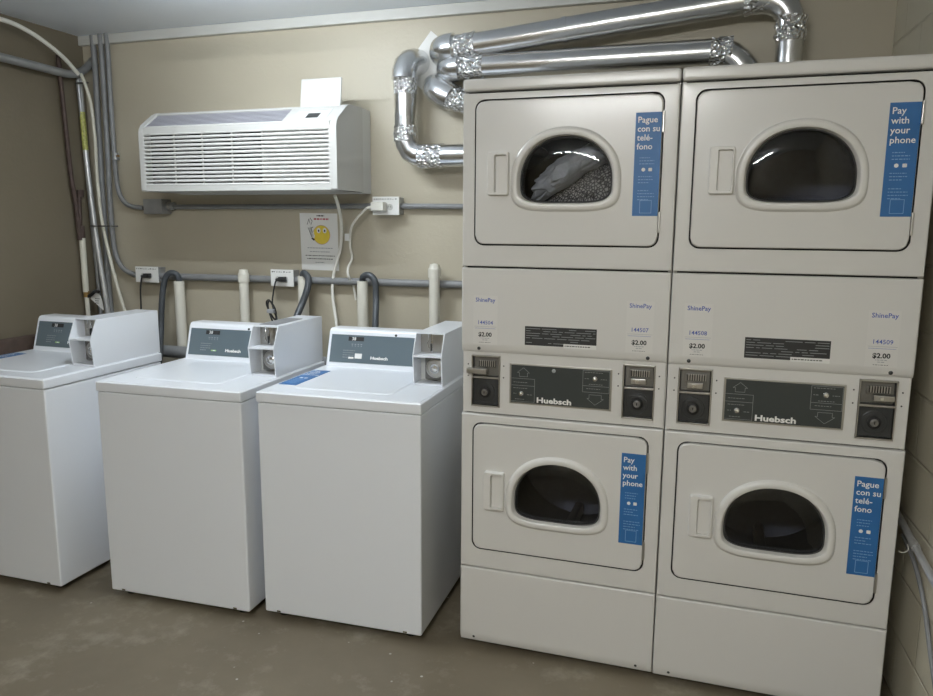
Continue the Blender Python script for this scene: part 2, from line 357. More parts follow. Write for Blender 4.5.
def make_dryer(label, loc, words_up, words_low, nums, has_screw, plunger_side):
    t = thing('stacked_dryer', label, 'dryer', loc)
    En = 'dryer_enamel'
    # cabinet shell
    mb = MB()
    mb.box(0, .012, .022, DD, .028, 1.94, En); mb.box(DWd-.012, DWd, .022, DD, .028, 1.94, En)
    mb.box(.012, DWd-.012, DD-.012, DD, .028, 1.94, En); mb.box(.012, DWd-.012, .022, DD-.012, .028, .04, En)
    mb.box(.012, DWd-.012, .024, DD-.012, .86, 1.38, 'gap_black')                  # closed machinery bay between the two drums
    mb.box(.012, DWd-.012, .024, DD-.012, .04, .31, 'gap_black')
    mb.box(.004, DWd-.004, .020, .0235, .30, 1.945, 'gap_black') if False else None
    mb.box(.003, DWd-.003, .026, DD-.01, 1.936, 1.943, 'gap_black')
    obj('cabinet', mb, t)
    mb = MB().box(0, DWd, -.002, DD, 1.9415, 1.980, En, .009, seg=3); obj('top_panel', mb, t)
    for (zs0, zs1, dz0, dz1, words, stz0, stz1, g0) in ((1.3798, 1.9355, 1.452, 1.912, words_up, 1.547, 1.855, 1.690), (.3128, .8728, .384, .842, words_low, .478, .787, .617)):
        cx = .342; zc = (dz0+dz1)/2-.002
        ex = [math.atan2(z-zc, x-cx) for x in (0, DWd, .004, DWd-.004, .009, DWd-.009) for z in (zs0, zs1, zs0+.004, zs1-.004)]
        ex += [math.atan2(z-zc, x-cx) for x, z in rrect(.044, .636, dz0, dz1, .030)]
        mb = MB()
        rings(mb, [(rect(0, DWd, zs0, zs1), .024), (rect(0, DWd, zs0, zs1), .007), (rect(.0025, DWd-.0025, zs0+.0022, zs1-.0022), .0015), (rect(.008, DWd-.008, zs0+.006, zs1-.006), 0),
                   (rrect(.0412, .6388, dz0-.0030, dz1+.0030, .032), 0), (rrect(.0418, .6382, dz0-.0024, dz1+.0024, .032), .002)], En, cx, zc, ex)
        rings(mb, [(rrect(.0418, .6382, dz0-.0024, dz1+.0024, .032), .002), (rrect(.0418, .6382, dz0-.0024, dz1+.0024, .032), .016), (dshape(cx, zc-.005, .22, .19, .15), .016), (dshape(cx, zc-.005, .22, .19, .15), .05)], 'gap_black', cx, zc, ex)
        obj('front_panel', mb, t)
        # drum
        dc = (cx, .04, zc-.005)
        mb = MB().disc_ring(dc, (0, 1, 0), [(.225, 0), (.225, .012), (.262, .018), (.262, .50), (.20, .54), (.0001, .545)], 'drum_steel', 64, False)
        for k in range(3):
            a = 2*PI*k/3+.5; c_, s_ = math.cos(a), math.sin(a)
            T = Matrix.Translation((cx, 0, zc-.005)) @ Matrix.Rotation(-a, 4, 'Y')
            mb.prism([(0, 0)]*0 or [(.07, -.03), (.07, .03), (.50, .03), (.50, -.03)], .21, .262, 'drum_steel') if False else mb.box(.205, .262, .07, .54, -.018, .018, 'drum_steel', .012, T)
        obj('drum', mb, t)
        # door
        mb = MB()
        gz = zc-.0; zc2 = (1.654 if zs0 > 1 else .581)
        yd = -.004
        exd = ex
        rings(mb, [(rrect(.046, .634, dz0+.002, dz1-.002, .029), .012), (rrect(.046, .634, dz0+.002, dz1-.002, .029), yd+.004), (rrect(.048, .632, dz0+.004, dz1-.004, .028), yd+.001), (rrect(.052, .628, dz0+.008, dz1-.008, .026), yd),
                   (dshape(cx, zc2, .176, .167, .094, .004), yd), (dshape(cx, zc2, .176, .167, .094, 0), yd-.001)], En, cx, zc2, exd)
        door = obj('door', mb, t, sharp=40)
        mb = MB()
        rings(mb, [(dshape(cx, zc2, .176, .167, .094, 0), yd-.0005), (dshape(cx, zc2, .176, .167, .094, -.003), yd-.009), (dshape(cx, zc2, .176, .167, .094, -.009), yd-.013),
                   (dshape(cx, zc2, .176, .167, .094, -.019), yd-.013), (dshape(cx, zc2, .176, .167, .094, -.024), yd-.010), (dshape(cx, zc2, .146, .139, .066, .002), yd+.008), (dshape(cx, zc2, .146, .139, .066, 0), yd+.010)], 'ivory_trim', cx, zc2)
        obj('window_bezel', mb, door, sharp=50)
        mb = MB(); rings(mb, [(dshape(cx, zc2, .146, .139, .066, .001), yd+.008), (dshape(cx, zc2, .146, .139, .066, -.003), yd+.006), (dshape(cx, zc2, .146, .139, .066, -.0045), yd+.012), (dshape(cx, zc2, .146, .139, .066, -.0045), .03)], 'gasket', cx, zc2)
        obj('window_gasket', mb, door)
        mb = MB(); P = dshape(cx, zc2, .146, .139, .066, -.002)
        mb.loft([[(cx+(x-cx)*k, yd+.010-.009*(1-k**5), zc2+(z-zc2)*k) for x, z in P] for k in (1, .95, .9, .85, .8, .7, .6, .4, .2, .02)], 'door_glass', False, True)
        obj('window_glass', mb, door, sharp=80)
        # recessed pull handle
        hz0, hz1 = g0-.012-.066, g0-.012+.070
        hx0, hx1 = .090, .160; cxh = .125; czh = (hz0+hz1)/2
        mb = MB(); exh = [math.atan2(z-czh, x-cxh) for x, z in rrect(hx0, hx1, hz0, hz1, .006)]
        rings(mb, [(rrect(hx0-.001, hx1+.001, hz0-.001, hz1+.001, .007), yd), (rrect(hx0, hx1, hz0, hz1, .006), yd-.014), (rrect(hx0+.002, hx1-.002, hz0+.002, hz1-.002, .005), yd-.016),
                   (rrect(.113, hx1-.005, hz0+.009, hz1-.009, .005), yd-.016), (rrect(.115, hx1-.006, hz0+.010, hz1-.010, .005), yd-.001)], 'ivory_trim', .138, czh, exh)
        mb.box(.118, .158, yd-.0012, yd-.0004, hz0+.007, hz1-.007, 'ivory_trim')
        obj('door_handle', mb, door)
        pay_sticker(door, .5545, .632, stz0, stz1, yd, words)
        for hz in (dz1-.085, dz0+.075):
            mb = MB().box(.6335, .6405, -.007, .012, hz-.032, hz+.032, 'brushed_metal', .002); obj('hinge', mb, t)
    # middle access panel with a curved lower lip
    prof = [(.024, 1.3748), (.004, 1.3748), (.0005, 1.3730), (-.001, 1.370), (-.001, 1.122), (.0, 1.113), (.003, 1.100), (.008, 1.091), (.014, 1.088), (.024, 1.088)]
    mb = MB(); mb.loft([[(x, y+dy, z) for y, z in prof] for x, dy in ((0, .004), (.0025, .001), (.006, 0), (DWd-.006, 0), (DWd-.0025, .001), (DWd, .004))], En, True, True)
    acc = obj('access_panel', mb, t, sharp=40)
    for q in (.062, .622): mb = MB(); screw(mb, q, .002, 1.103); obj('screw', mb, acc)
    price_sticker(acc, .084, -.0012, nums[0]); price_sticker(acc, .593, -.0012, nums[1])
    mb = MB().box(.222, .459, -.0018, -.001, 1.124, 1.187, 'print_black')
    rnd = random.Random(len(label))
    for k in range(7):
        x = .226
        while x < .45:
            l = rnd.uniform(.01, .05); l = min(l, .455-x)
            if rnd.random() < .7: mb.quad((x, -.0024, 1.179-k*.0078), (x+l, -.0024, 1.179-k*.0078), (x+l, -.0024, 1.1806-k*.0078), (x, -.0024, 1.1806-k*.0078), 'thin_print')
            x += l+.006
    mb.box(.352, .459, -.0026, -.0018, 1.120, 1.134, 'paper'); small_lines(mb, .356, .455, 1.126, 'print_black', -.0030, 1, h=.003)
    obj('data_label', mb, acc)['label'] = 'black rating label with fine print'
    # control section between the two machines (recessed)
    zc0, zc1 = .8778, 1.0895; yc = .010
    xs = [.004, .033, .136, .545, .648, DWd-.004]; zs = [zc0, .899, 1.079, zc1]
    mb = MB()
    for i in range(5):
        for j in range(3):
            if i in (1, 3) and j == 1: continue
            mb.box(xs[i], xs[i+1], yc, .07, zs[j], zs[j+1], En)
    mb.box(.004, DWd-.004, .070, .080, zc0, zc1, En)
    ctl = obj('control_section', mb, t)
    for x in (.022, .148, .532, .660):
        for z in (1.045, 1.005): obj('rivet', MB().disc_ring((x, yc, z), (0, -1, 0), [(.0025, 0), (.0025, .001), (.0001, .0012)], 'dark_metal', 10), ctl)
    mb = MB().box(.170, .512, yc-.004, yc, .920, 1.058, 'brushed_metal', .0015)
    cpn = obj('control_panel', mb, t)
    mb = MB().box(.176, .506, yc-.0052, yc-.004, .925, 1.053, 'dark_overlay'); yt = yc-.0058
    def rl(x0, z0, x1, z1, w_=.0011, m='thin_print'):
        p0 = Vector((x0, yt, z0)); p1 = Vector((x1, yt, z1)); d = (p1-p0).normalized(); nn_ = Vector((d.z, 0, -d.x))*w_/2
        mb.quad(p0-nn_, p1-nn_, p1+nn_, p0+nn_, m)
    rl(.176, 1.008, .257, 1.008); rl(.257, 1.008, .257, .926); rl(.176, .984, .257, .984); rl(.176, .929, .257, .929)
    rl(.418, 1.050, .418, .978); rl(.418, .978, .504, .978); rl(.418, .999, .504, .999); rl(.418, 1.050, .504, 1.050); rl(.504, 1.05, .504, .978)
    for pts in ([(.197, 1.028), (.218, 1.045), (.239, 1.028), (.232, 1.028), (.232, 1.015), (.204, 1.015), (.204, 1.028), (.197, 1.028)], [(.440, .970), (.440, .957), (.433, .957), (.460, .936), (.487, .957), (.480, .957), (.480, .970), (.440, .970)]):
        for a, b_ in zip(pts, pts[1:]): rl(*a, *b_)
    small_lines(mb, .184, .250, .994, 'thin_print', yt, 1, h=.0016); small_lines(mb, .184, .25, .974, 'thin_print', yt, 1, h=.0016); small_lines(mb, .184, .20, .955, 'thin_print', yt, 1, h=.0016); small_lines(mb, .232, .252, .953, 'thin_print', yt, 1, h=.0016); small_lines(mb, .19, .24, .936, 'thin_print', yt, 1, h=.0016)
    small_lines(mb, .424, .498, 1.043, 'thin_print', yt, 1, h=.0016); small_lines(mb, .424, .44, 1.022, 'thin_print', yt, 1, h=.0016); small_lines(mb, .476, .498, 1.022, 'thin_print', yt, 1, h=.0016); small_lines(mb, .438, .49, 1.004, 'thin_print', yt, 1, h=.0016); small_lines(mb, .43, .495, .989, 'thin_print', yt, 1, h=.0016)
    mb.text('Huebsch', .0255, (.264, yt, .9295), X, Z, 'white_print', .035, wx=1.32)
    obj('control_overlay', mb, cpn)
    for x, z in ((.212, .957), (.458, 1.024)):
        mb = MB().disc_ring((x, yt, z), (0, -1, 0), [(.0085, 0), (.0085, .004), (.0062, .007), (.0062, .011), (.0001, .0125)], 'chrome', 20); obj('start_button', mb, cpn)
    if has_screw:
        mb = MB(); screw(mb, .321, yt, 1.041, 'thin_print', .0065); obj('screw', mb, cpn)
    # coin mechanisms
    for x0, left in ((.033, True), (.545, False)):
        x1 = x0+.103; xm = (x0+x1)/2
        mb = MB()
        mb.box(x0+.001, x1-.001, .060, .070, .900, 1.078, 'dark_metal')
        for a in ((x0+.001, x0+.005, .900, 1.078), (x1-.005, x1-.001, .900, 1.078), (x0+.001, x1-.001, .899, .904), (x0+.001, x1-.001, 1.073, 1.078), (x0+.001, x1-.001, .998, 1.004)):
            mb.box(a[0], a[1], .006, .060, a[2], a[3], 'brushed_metal', .001)
        cm = obj('coin_mechanism', mb, t)
        mb = MB().box(x0+.007, x1-.007, .020, .058, 1.006, 1.072, 'dull_metal', .003)
        mb.box(x0+.022, x1-.018, .012, .030, 1.036, 1.060, 'dull_metal', .002)
        for k in range(8):
            xx = x0+.027+k*.0072; mb.box(xx, xx+.0028, .009, .0145, 1.040, 1.058, 'gap_black'); mb.box(xx+.003, xx+.0065, .010, .0145, 1.040, 1.060, 'brushed_metal', .0005)
        obj('coin_slide', mb, cm)
        if plunger_side == 'pushed' and left: xa, xb = x0-.012, x0+.060
        else: xa, xb = (x0+.028, x0+.075) if left or plunger_side == 'pushed' else (x0+.040, x1-.008)
        mb = MB().box(xa, xb, .000 if not (plunger_side == 'pushed' and left) else -.012, .024, 1.017, 1.034, 'brushed_metal', .002)
        mb.cyl((xa+.020, -.010, 1.026), (xa+.020, .02, 1.026), .0055, 'chrome', 14)
        obj('slide_plunger', mb, cm)
        mb = MB().box(x0+.006, x1-.006, .014, .058, .906, .996, 'dark_metal', .003)
        mb.disc_ring((xm-.003, .014, .950), (0, -1, 0), [(.036, 0), (.034, .001), (.030, .0005), (.028, .0015), (.022, .001)], 'dark_metal', 36)
        obj('cash_box', mb, cm)
        mb = MB().disc_ring((xm-.003, .014, .950), (0, -1, 0), [(.019, 0), (.019, .007), (.014, .010), (.0135, .006)], 'gap_black', 28)
        mb.disc_ring((xm-.003, .010, .950), (0, -1, 0), [(.0115, 0), (.0115, .0065), (.0085, .008), (.0001, .007)], 'dull_metal', 24)
        mb.box(xm-.0045, xm-.0015, .0015, .004, .946, .954, 'gap_black')
        obj('lock', mb, cm)
    # lower kick panel
    prof = [(.024, .3095), (.004, .3095), (.001, .307), (0, .303), (0, .060), (.002, .040), (.008, .026), (.024, .024)]
    mb = MB(); mb.loft([[(x, y+dy, z) for y, z in prof] for x, dy in ((0, .004), (.0025, .001), (.006, 0), (DWd-.006, 0), (DWd-.0025, .001), (DWd, .004))], En, True, True)
    lp = obj('lower_panel', mb, t, sharp=40)
    for q in (.052, .628): mb = MB(); screw(mb, q, .003, .043, r=.005); obj('screw', mb, lp)
    for x in (.07, DWd-.07):
        for y in (.08, DD-.08):
            mb = MB().cyl((x, y, 0), (x, y, .009), .024, 'dark_metal').cyl((x, y, .008), (x, y, .030), .009, 'dull_metal'); obj('foot', mb, t)
    return t
make_dryer('left dryer stack, with laundry showing behind its upper window', (0, 0, 0), ['Pague', 'con su', 'telé-', 'fono'], ['Pay', 'with', 'your', 'phone'], ('144504', '144507'), True, 'pushed')
make_dryer('right dryer stack, nearest the block wall, empty dark upper window', (.6850, -.0043, 0), ['Pay', 'with', 'your', 'phone'], ['Pague', 'con su', 'telé-', 'fono'], ('144508', '144509'), False, 'in')

# laundry inside the upper left drum
def lump(name, c, r, m, label, cat, amp=.25, fr=9, cut=None, rot=None, sub=5):
    bm = bmesh.new(); bmesh.ops.create_icosphere(bm, subdivisions=sub, radius=1)
    for v in bm.verts:
        q = Vector((v.co.x*r[0], v.co.y*r[1], v.co.z*r[2])); n_ = v.co.normalized()
        d = noise.noise(q*fr+Vector((3, 1, 7)))*amp+abs(noise.noise(q*fr*2.6))*amp*.5
        q += Vector((n_.x*r[0], n_.y*r[1], n_.z*r[2]))*d
        if rot: q = rot @ q
        q += Vector(c)
        rr = math.hypot(q.x-.342, q.z-1.675)                     # stay inside the drum
        if rr > .252: k = .252/rr; q.x = .342+(q.x-.342)*k; q.z = 1.675+(q.z-1.675)*k
        q.y = max(.052, min(q.y, .55)); v.co = q
    mb = MB(); bm.verts.index_update(); mb.add([v.co for v in bm.verts], [[w.index for w in f.verts] for f in bm.faces], m); bm.free()
    return tag(obj(name, mb, sharp=80), label, cat)
R_ = Matrix.Rotation(math.radians(-33), 3, 'Y')
lump('rug', (.40, .24, 1.565), (.29, .17, .120), 'pebbled_rug', 'grey pebbled rug at the bottom of the upper left dryer window', 'rug', .12, 6, rot=Matrix.Rotation(math.radians(-38), 3, 'Y'), sub=5)
lump('white_cloth', (.350, .150, 1.712), (.185, .09, .040), 'cloth_white', 'crumpled whitish cloth in the upper left dryer drum, above the rug', 'laundry', .42, 13, rot=R_, sub=6)

# ------------------------------------------------------------------ washers
WWd, WD, WH, WL = .6505, .6812, .9044, .8609
def make_washer(label, loc, rz, sticker, card, topslot, leds):
    t = thing('top_load_washer', label, 'washing machine', loc, rz); En = 'washer_enamel'
    mb = MB().box(.003, WWd-.003, .004, WD-.004, .026, WL-.0015, En, .007, seg=3)
    mb.box(.010, WWd-.010, .010, WD-.010, WL-.004, WL+.001, 'gap_black')
    body = obj('cabinet', mb, t)
    mb = MB().box(0, WWd, 0, WD, WL, WH-.003, En, .006, seg=3).box(.008, WWd-.008, .008, WD-.008, WL+.02, WH-.0005, En, .003)
    top = obj('top_panel', mb, t)
    # loading lid: shallow raised rounded plate
    x0, x1, y0, y1 = .105, .505, .085, .500; cx, cz_ = .305, .29; mb = MB()
    ex = [math.atan2(z-cz_, x-cx) for x, z in rrect(x0, x1, y0, y1, .03)]
    ths = sorted(set([2*PI*k/120 for k in range(120)]+[a % (2*PI) for a in ex]))
    L_ = []
    for g, h in ((0, -.002), (0, .0012), (-.003, .0030), (-.006, .0036), (-.030, .0036), (-.036, .0022)):
        L_.append([(x, y, WH+h) for x, y in polar(rrect(x0-g, x1+g, y0-g, y1+g, .03+g*.5), cx, cz_, ths)])
    mb.loft(L_, En, False, True); obj('lid', mb, t, sharp=50)
    # feet
    for x in (.06, WWd-.06):
        for y in (.06, WD-.06):
            mb = MB().cyl((x, y, 0), (x, y, .010), .022, 'black_rubber').cyl((x, y, .009), (x, y, .03), .008, 'dull_metal'); obj('foot', mb, t)
    for x in (.055, WWd-.075): obj('front_clip', MB().box(x, x+.016, .003, .008, .030, .038, 'chrome', .001), body)
    # console with slanted face
    v0, z0, v1, z1 = .530, WH, .572, 1.052
    prof = [(v0-.003, z0-.002), (v0, z0+.010), (v1, z1), (v1+.008, z1+.010), (v1+.022, z1+.014), (WD-.012, z1+.012), (WD-.004, z1+.004), (WD-.004, z0-.002)]
    mb = MB(); mb.loft([[(u, a+d, b_-d*.6) for a, b_ in prof] for u, d in ((.022, .004), (.026, 0), (.53, 0))], En, True, True)
    con = obj('console', mb, t, sharp=40)
    so = Vector((0, v0, z0+.010)); up = (Vector((0, v1, z1))-so); LS = up.length; up.normalize(); nrm = Vector((0, -up.z, up.y))
    F = lambda u, s_, h=.0: so+Vector((u, 0, 0))+up*s_+nrm*h
    mb = MB(); s0, s1 = .010, LS-.012; ua, ub = .037, .519
    lo = [F(ua, s0), F(ub, s0), F(ub, s1), F(ua, s1)]; hi = [q+nrm*.0015 for q in lo]
    mb.loft([lo, hi], 'slate_overlay', True, True)
    h = .0022
    def bar(u0, u1, sa, sb, m, hh=h): mb.quad(F(u0, sa, hh), F(u1, sa, hh), F(u1, sb, hh), F(u0, sb, hh), m)
    bar(.118, .190, .106, .124, 'print_black'); mb.text('38', .020, F(.134, .1085, h+.0006), X, up, 'white_print', .01)
    for k in range(4): bar(.135+k*.014, .142+k*.014, .090, .093, 'grey_print'); bar(.137+k*.014, .140+k*.014, .082, .086, 'grey_print')
    small_lines(mb, .098, .185, .062, 'thin_print', None, 3, .010, .0026, ux=Vector(X), uz=up, org=so+nrm*h)
    small_lines(mb, .098, .14, .032, 'grey_print', None, 1, .010, .0026, ux=Vector(X), uz=up, org=so+nrm*h)
    if leds == 'green':
        bar(.155, .182, .030, .036, 'green_led')
        bar(.165, .176, .031, .035, 'white_print', h+.0006)
    else:
        bar(.155, .188, .030, .052, 'white_print'); bar(.125, .150, .028, .036, 'white_print')
    mb.text('Huebsch', .0175, F(.228, .030, h), X, up, 'white_print', .045, wx=1.3)
    obj('control_overlay', mb, con)
    mb = MB(); p = F(.335, LS-.0055, .0005); mb.disc_ring(p, nrm, [(.0055, 0), (.0055, .001), (.0001, .0015)], 'gap_black', 16)
    obj('lock_hole', mb, con)
    if card:
        mb = MB(); q = [F(.430, .020, .0035), F(.495, .020, .0035), F(.495, .150, .0035), F(.445, .150, .0035)]; mb.loft([q, [a+nrm*.0006 for a in q]], 'paper', True, True)
        small_lines(mb, .450, .488, .136, 'grey_print', None, 2, .008, .002, ux=Vector(X), uz=up, org=so+nrm*.0047); obj('notice_card', mb, con)
    # coin meter case
    a0, a1 = .522, .640; zt = 1.106; zk = 1.020
    prof = [(.274, WH), (.262, zk), (.300, zt-.004), (.306, zt), (WD-.004, zt), (WD-.0, zt-.006), (WD, WH)]
    mb = MB()
    for xa in (a0, a1-.004): mb.prism(prof, xa, xa+.004, En)
    mb.box(a0+.004, a1-.004, .303, WD-.004, zt-.005, zt, En); mb.box(a0+.004, a1-.004, .302, .306, zt-.022, zt-.004, En) if False else None
    mb.box(a0+.004, a1-.004, WD-.006, WD-.001, WH, zt-.005, En)
    mb.box(a0+.004, a1-.004, .264, .40, zk-.004, zk+.003, En, .001)
    mb.box(a0+.004, a1-.004, .277, .36, WH, WH+.008, En, .001)
    case = obj('coin_meter_case', mb, t)
    mb = MB().box(a0+.004, a1-.004, .352, .356, zk+.003, zt-.005, 'brushed_metal')
    mb.box(a0+.048, a0+.056, .340, .352, zk+.006, zt-.008, 'chrome', .001); mb.box(a0+.050, a0+.054, .330, .345, zk+.010, zk+.040, 'dark_metal', .001)
    mb.tube([(a0+.040, .335, zt-.010), (a0+.043, .330, zt-.03), (a0+.038, .330, zt-.045), (a0+.044, .330, zt-.065)], .002, 'chrome', 8)
    obj('coin_drop', mb, case)
    mb = MB().box(a0+.004, a1-.004, .352, .356, WH+.008, zk-.004, 'ac_side')
    mb.box(a0+.032, a1-.006, .318, .352, WH+.018, zk-.010, 'dull_metal', .003)
    xm = a0+.074; zm = (WH+zk)/2+.004
    mb.disc_ring((xm, .318, zm), (0, -1, 0), [(.038, 0), (.036, .004), (.031, .005), (.030, .002)], 'brushed_metal', 36)
    obj('cash_box', mb, case)
    mb = MB().disc_ring((xm, .318, zm), (0, -1, 0), [(.019, 0), (.019, .010), (.014, .013), (.012, .006), (.006, .006), (.0001, .007)], 'chrome', 28); obj('lock', mb, case)
    if topslot:
        mb = MB().box(a0+.010, a1-.030, .34, .56, zt+.0002, zt+.0022, 'grey_pipe', .0008); obj('top_plate', mb, case)['label'] = 'dark grey plate on the coin case'
    if sticker:
        x0, x1, y0, y1 = .018, .094, .135, .428; zt2 = WH+.0008
        mb = MB().box(x0, x1, y0, y1, WH-.0006, zt2, 'sticker_lightblue' if False else 'sticker_blue'); zz = zt2+.0005
        if sticker == 'across':
            ux, uy = (1, 0, 0), (0, 1, 0)
        y = y1-.030
        for w_ in ['Pay', 'with', 'your', 'phone']: mb.text(w_, .0275, (x0+.006, y, zz), (1, 0, 0), (0, 1, 0), 'white_print', .012); y -= .0262
        mb.disc_ring((x0+.03, y-.03, zz), (0, 0, 1), [(.008, 0), (.008, .0002)], 'white_print', 12); mb.disc_ring((x0+.05, y-.03, zz), (0, 0, 1), [(.008, 0), (.008, .0002)], 'white_print', 12)
        for k in range(5): mb.quad((x0+.015, y-.055-k*.018, zz), (x0+.06, y-.055-k*.018, zz), (x0+.06, y-.050-k*.018, zz), (x0+.015, y-.050-k*.018, zz), 'sticker_lightblue')
        obj('payment_sticker', mb, top)['label'] = 'blue sticker lying on the washer top'
    return t
make_washer('far left top-load washer, cut off by the left photo edge', (-2.3322, -.1694, 0), .0037, True, False, False, 'green')
make_washer('middle top-load washer, white card on its console, dark plate on its coin case', (-1.4771, -.115, 0), .0322, None, True, True, 'green')
make_washer('top-load washer nearest the dryers, blue sticker on its top', (-.7832, -.063, 0), .0335, True, False, False, 'white')

# ------------------------------------------------------------------ air conditioner on the back wall
ax0, ax1 = -1.822, -.775; ay = .60; az0, az1, azt = 1.663, 1.955, 2.045
ac = W('air_conditioner', 'white wall-mounted packaged air conditioner with its control flap open', 'air conditioner', ((ax0+ax1)/2, WY, az0))
mb = MB()
prof = [(WY-.10, az0), (ay+.006, az0), (ay, az0+.006), (ay, az1-.022), (ay+.005, az1-.004), (ay+.018, az1+.016), (.700, 2.029), (.725, 2.040), (WY-.10, azt)]
# cover shell: ends and thin skins so that the grilles can sit in real recesses
def skin(mb, x0, x1, a, b_, t_, m):
    (y0, z0), (y1, z1) = a, b_; d = Vector((y1-y0, z1-z0)).normalized(); n_ = Vector((d.y, -d.x))*t_
    mb.prism([(y0, z0), (y1, z1), (y1+n_.x, z1+n_.y), (y0+n_.x, z0+n_.y)], x0, x1, m)
gx0, gx1 = ax0+.035, ax1-.040; gz0, gz1 = az0+.030, az1-.028
mb.prism(prof, ax0+.006, ax0+.030, 'ac_plastic'); mb.prism([(a+.004, b_) for a, b_ in prof], ax0, ax0+.008, 'ac_plastic')
mb.prism(prof, ax1-.032, ax1, 'ac_plastic')
mb.box(ax0+.0302, ax1-.0322, ay+.0002, ay+.02, az0, gz0-.001, 'ac_plastic', .001); mb.box(ax0+.0302, ax1-.0322, ay+.0002, ay+.02, gz1+.001, az1+.002, 'ac_plastic', .001)
mb.box(ax0+.0302, gx0, ay+.0002, ay+.02, gz0-.001, gz1+.001, 'ac_plastic'); mb.box(gx1, ax1-.0322, ay+.0002, ay+.02, gz0-.001, gz1+.001, 'ac_plastic')
mb.box(ax0+.01, ax1-.002, ay+.02, WY-.10, az0, az0+.006, 'ac_plastic')
mb.box(ax0+.01, ax1-.002, .715, WY-.10, 2.031, 2.038, 'ac_plastic', .003)
cv = ac.part('front_cover', mb)
mb = MB(); mb.box(gx0-.004, gx1-.34, ay+.05, ay+.055, gz0-.02, gz1+.02, 'gap_black'); mb.box(gx1-.34, gx1+.02, ay+.018, ay+.024, gz0-.02, gz1+.02, 'ac_side')
ac.part('grille_backing', mb)
mb = MB(); ns = 13; st = (gz1-gz0)/ns
for k in range(ns+1):
    zz = gz0+k*st
    mb.prism([(ay+.001, zz-.0065), (ay-.0015, zz-.002), (ay+.003, zz+.0058), (ay+.024, zz+.0065), (ay+.024, zz+.001)], gx0-.004, gx1+.004, 'ac_plastic')
for xx in (gx0+.155, gx0+.31, gx0+.47, gx0+.63): mb.box(xx, xx+.006, ay+.012, ay+.018, gz0, gz1, 'ac_plastic')
ac.part('front_grille', mb, cv)
# sloping top: outlet grille on the left, control deck on the right
sl0 = Vector((0, ay+.004, az1+.002)); sl1 = Vector((0, .715, 2.034)); su = (sl1-sl0).normalized(); sn = Vector((0, -su.z, su.y)); SL = (sl1-sl0).length
S = lambda x, s_, h=0: Vector((x, 0, 0))+sl0+su*s_+sn*h
def sbox(mb, x0, x1, s0, s1, h0, h1, m):
    lo = [S(x0, s0, h0), S(x1, s0, h0), S(x1, s1, h0), S(x0, s1, h0)]; hi = [S(x0, s0, h1), S(x1, s0, h1), S(x1, s1, h1), S(x0, s1, h1)]; mb.loft([lo, hi], m, True, True)
vx1 = ax1-.275
mb = MB(); sbox(mb, ax0+.03, vx1, 0, SL, -.030, -.026, 'gap_black')
sbox(mb, ax0+.028, vx1, 0, .012, -.026, 0, 'ac_plastic'); sbox(mb, ax0+.028, vx1, SL-.012, SL, -.026, 0, 'ac_plastic')
for k in range(9): sbox(mb, ax0+.03, vx1, .018+k*.0125, .0235+k*.0125, -.022, -.004, 'ac_grille')
ac.part('outlet_grille', mb)
mb = MB(); sbox(mb, vx1, ax1-.030, 0, SL, -.030, 0, 'ac_plastic'); sbox(mb, vx1+.045, ax1-.060, .022, SL-.022, 0, .0012, 'ac_side')
sbox(mb, vx1+.110, ax1-.105, .030, .070, .0012, .0025, 'dark_metal'); small_lines(mb, vx1+.05, ax1-.07, .10, 'grey_print', None, 1, .01, .003, uz=su, org=sl0+sn*.002)
cdk = ac.part('control_deck', mb)
mb = MB(); f0 = atY(300, 112, .715); f1 = atY(340.5, 112, .715); ftop = atY(320, 78.5, .75).z
mb.box(-.5*(f1.x-f0.x), .5*(f1.x-f0.x), 0, .010, 0, ftop-2.035, 'ac_plastic', .005, Matrix.Translation(((f0.x+f1.x)/2, .715, 2.035)) @ Matrix.Rotation(math.radians(-8), 4, 'X'), seg=3)
ac.part('control_flap', mb)
mb = MB().box(ax0+.012, ax1-.006, WY-.10, WY-.001, az0-.004, azt, 'ac_side', .003); ac.part('wall_sleeve', mb)
mb = MB().tube([atY(335, 196, .72), atY(338, 205, .78), atY(341, 220, .86), atY(341.5, 235, .90), atY(340, 250, .92), atY(335, 268, .92), atY(332.5, 285, .92), atY(333, 300, .91), atY(336, 320, .89), atY(339, 345, .86)], .0075, 'white_cord', 12)
tag(obj('power_cord', mb), 'long white cable hanging from beneath the air conditioner past the poster', 'cable')

# ------------------------------------------------------------------ poster
pc = atY(320, 240.5, WY); pw, ph = .216, .279
tilt = math.radians(2.0); px_ = Vector((math.cos(tilt), 0, math.sin(tilt)*0)); 
tl = atY(299.5, 213, WY-.002); tr = atY(337, 213.5, WY-.002); bl = atY(302, 269.5, WY-.002)
ux = (tr-tl); pw = ux.length; ux.normalize(); uz = (tl-bl); ph = uz.length; uz.normalize(); o0 = bl
Pp = lambda a, b_, h=0: o0+ux*(a*pw)+uz*(b_*ph)+Vector((0, -h, 0))
mb = MB(); q = [Pp(0, 0), Pp(1, 0), Pp(1, 1), Pp(0, 1)]; mb.loft([q, [a+Vector((0, .002, 0)) for a in q]], 'paper', True, True)
def disc(mb, a, b_, r, m, h, sx_=1):
    c0 = Pp(a, b_, h); mb.add([c0+ux*(r*math.cos(k*PI/16)*sx_)+uz*(r*math.sin(k*PI/16)) for k in range(32)], [list(range(32))], m)
disc(mb, .57, .625, .048, 'smiley_rim', .0006); disc(mb, .57, .625, .045, 'smiley_yellow', .001)
for ea in (.50, .66): disc(mb, ea, .70, .013, 'paper', .0014, .8); disc(mb, ea, .695, .0055, 'print_black', .0018, .8)
for k in range(4): disc(mb, .30-.02*k+.03, .60+.055*k, .013, 'paper', .0012); 
